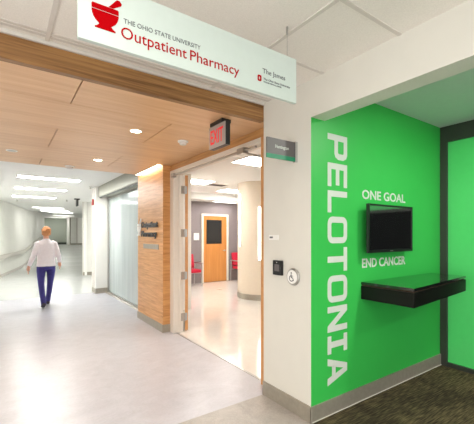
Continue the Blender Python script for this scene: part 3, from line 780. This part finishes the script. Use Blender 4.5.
# torso, neck, head
lf_(body, [((0,-.0,.80),.12,.09),((0,0,.88),.15,.10),((0,.0,1.02),.125,.09),((0,0,1.2),.155,.105),((0,0,1.32),.16,.09),((0,.0,1.375),.09,.065),((0,.008,1.41),.052,.052),((0,.012,1.47),.05,.052)])
body.ball(W((0,.02,1.555)),.073,.092,.108,20)
body.ball(W((0,.06,1.50)),.05,.05,.05,14)        # jaw
body.ball(W((0,.118,1.535)),.013,.02,.022,10)     # nose
for s in (-1,1): body.ball(W((s*.075,.01,1.545)),.012,.02,.03,10)
def limb(mb, pts, rs): lf_(mb, [(p, r, r) for p, r in zip(pts, rs)], 12)
LW, RW = (-.31,.0,.86), (.26,.12,.92)
armL = [(-.10,0,1.345),(-.155,-.005,1.32),(-.195,-.03,1.19),(-.235,-.05,1.07),(-.275,-.03,.96),LW]
armR = [(.10,0,1.345),(.155,-.005,1.32),(.190,-.02,1.19),(.222,-.03,1.08),(.245,.04,1.0),RW]
ar = [.05,.052,.045,.038,.033,.025]
limb(body, armL, ar); limb(body, armR, ar)
legL = [(-.082,0,.84),(-.092,-.01,.76),(-.095,.0,.62),(-.092,-.02,.47),(-.082,-.12,.30),(-.068,-.22,.13),(-.066,-.25,.07)]
legR = [(.082,0,.84),(.09,.02,.76),(.092,.09,.62),(.088,.15,.48),(.076,.19,.30),(.06,.25,.13),(.058,.26,.07)]
lr = [.08,.078,.06,.048,.044,.034,.034]
limb(body, legL, lr); limb(body, legR, lr)
for wr, s in ((LW,-1),(RW,1)):
    w = V(wr); limb(body, [w, w+V((s*.008,.006,-.05)), w+V((s*.012,.012,-.09))], [.026,.034,.03])
    for k, ln in enumerate((.070,.080,.075,.060)):
        b0 = w+V((s*.012,-.024+.017*k+.004,-.085))
        limb(body, [b0, b0+V((s*.004,.008,-ln*.5)), b0+V((-s*.006,.018,-ln))], [.0095,.009,.0075])
    t0 = w+V((s*.0,.026,-.03)); limb(body, [t0, t0+V((-s*.008,.026,-.03)), t0+V((-s*.012,.032,-.06))], [.012,.011,.009])
body.build('body', M['skin'], pr, remesh=.0065)
jk = MB()
lf_(jk, [((0,.0,.845),.178,.118),((0,0,.87),.180,.120),((0,0,.98),.165,.112),((0,0,1.08),.168,.115),((0,0,1.22),.175,.122),((0,0,1.31),.175,.11),((0,0,1.365),.12,.085),((0,.0,1.395),.075,.068),((0,.005,1.415),.062,.062)],22)
sl = [.05,.058,.056,.052,.047,.04]
limb(jk, armL[:-1]+[tuple(V(LW)+V((.003,0,.012)))], sl); limb(jk, armR[:-1]+[tuple(V(RW)+V((-.002,-.01,.008)))], sl)
jk.build('top', M['jacket'], pr, remesh=.011)
ts = MB()
lf_(ts, [((0,0,.78),.155,.112),((0,0,.84),.168,.118),((0,0,.89),.16,.11)],20)
tl = [.092,.088,.072,.060,.055,.050,.050]
limb(ts, legL, tl); limb(ts, legR, tl)
ts.build('trousers', M['trousers'], pr, remesh=.011)
for (fx, fy, fz, tilt) in ((-.066,-.25,0,.42),(.058,.28,0,0)):
    sh = MB(); lf_(sh, [((fx,fy-.06,.04+tilt*.12),.03,.035),((fx,fy-.03,.045+tilt*.10),.038,.045),((fx,fy+.05,.04+tilt*.06),.042,.036),((fx,fy+.13,.03+tilt*.01),.046,.028),((fx,fy+.19,.025),.03,.02)],14)
    sh.build('shoe', M['shoe'], pr, remesh=.008)
hr_ = MB(); hr_.ball(W((0,-.012,1.582)),.082,.096,.088,20); hr_.ball(W((0,-.045,1.53)),.068,.058,.06,16); hr_.ball(W((0,.05,1.625)),.06,.055,.04,12)
for s in (-1,1): hr_.ball(W((s*.062,-.01,1.55)),.026,.05,.06,12)
rh = random.Random(3)
for i in range(46):
    a, e = rh.uniform(0,2*PI), rh.uniform(-.35,1.3)
    hr_.ball(W((.078*math.cos(a)*math.cos(e),-.02+.085*math.sin(a)*math.cos(e) if math.sin(a) < .5 else .0,1.578+.082*math.sin(e))),.02,.02,.026,8)
hr_.build('hair', M['hair'], pr, remesh=.008)
for s in (-1,1):
    MB().ball(W((s*.03,.105,1.557)),.011,.008,.007,10).build('eye', M['eye'], pr, smooth=True)
MB().ball(W((0,.108,1.50)),.022,.008,.006,10).build('mouth', M['lip'], pr, smooth=True)

# ------------------------------------------------------------ added alcove lights (unseen, put in to brighten the alcove)
for x, y in ((3.1,.55),(3.1,-1.2)):
    r = thing('downlight', (x,y,CZ), 'added unseen round downlight brightening the green alcove', 'downlight', 'added downlights of the green alcove')
    MB().lathe([(.07,.002),(.07,-.006),(.09,-.006),(.092,.002)],(x,y,CZ),n=28).build('trim_ring', M['white'], r, smooth=True)
    MB().lathe([(0,-.003),(.07,-.003),(.07,.002),(0,.002)],(x,y,CZ),n=28).build('lens', M['troffer'], r)
    l = bpy.data.lights.new('downlight_beam','AREA'); l.shape = 'DISK'; l.size = .3; l.energy = 17; l.color = (1,.97,.92)
    lo = bpy.data.objects.new('downlight_beam', l); COL.objects.link(lo); lo.parent = r; lo.location = (0,0,-.02)

# ------------------------------------------------------------ world, camera
M['screen'].node_tree.nodes['Principled BSDF'].inputs['Coat IOR'].default_value = 2.4
w = bpy.data.worlds.new('world'); S.world = w; w.use_nodes = True
w.node_tree.nodes['Background'].inputs[0].default_value = (1,.985,.96,1); w.node_tree.nodes['Background'].inputs[1].default_value = 1.8
cd = bpy.data.cameras.new('camera'); cam = bpy.data.objects.new('camera', cd); COL.objects.link(cam)
cam.location = (0,0,1.5); cam.rotation_euler = (PI/2,0,-math.radians(34.7))
cd.sensor_width = 36; cd.lens = 339/474*36; cd.shift_y = 23/474; cd.clip_start = .05; cd.clip_end = 200
S.camera = cam
S.view_settings.view_transform = 'Standard'; S.view_settings.look = 'None'; S.view_settings.gamma = 1
S.view_settings.use_curve_mapping = False; S.view_settings.exposure = .76
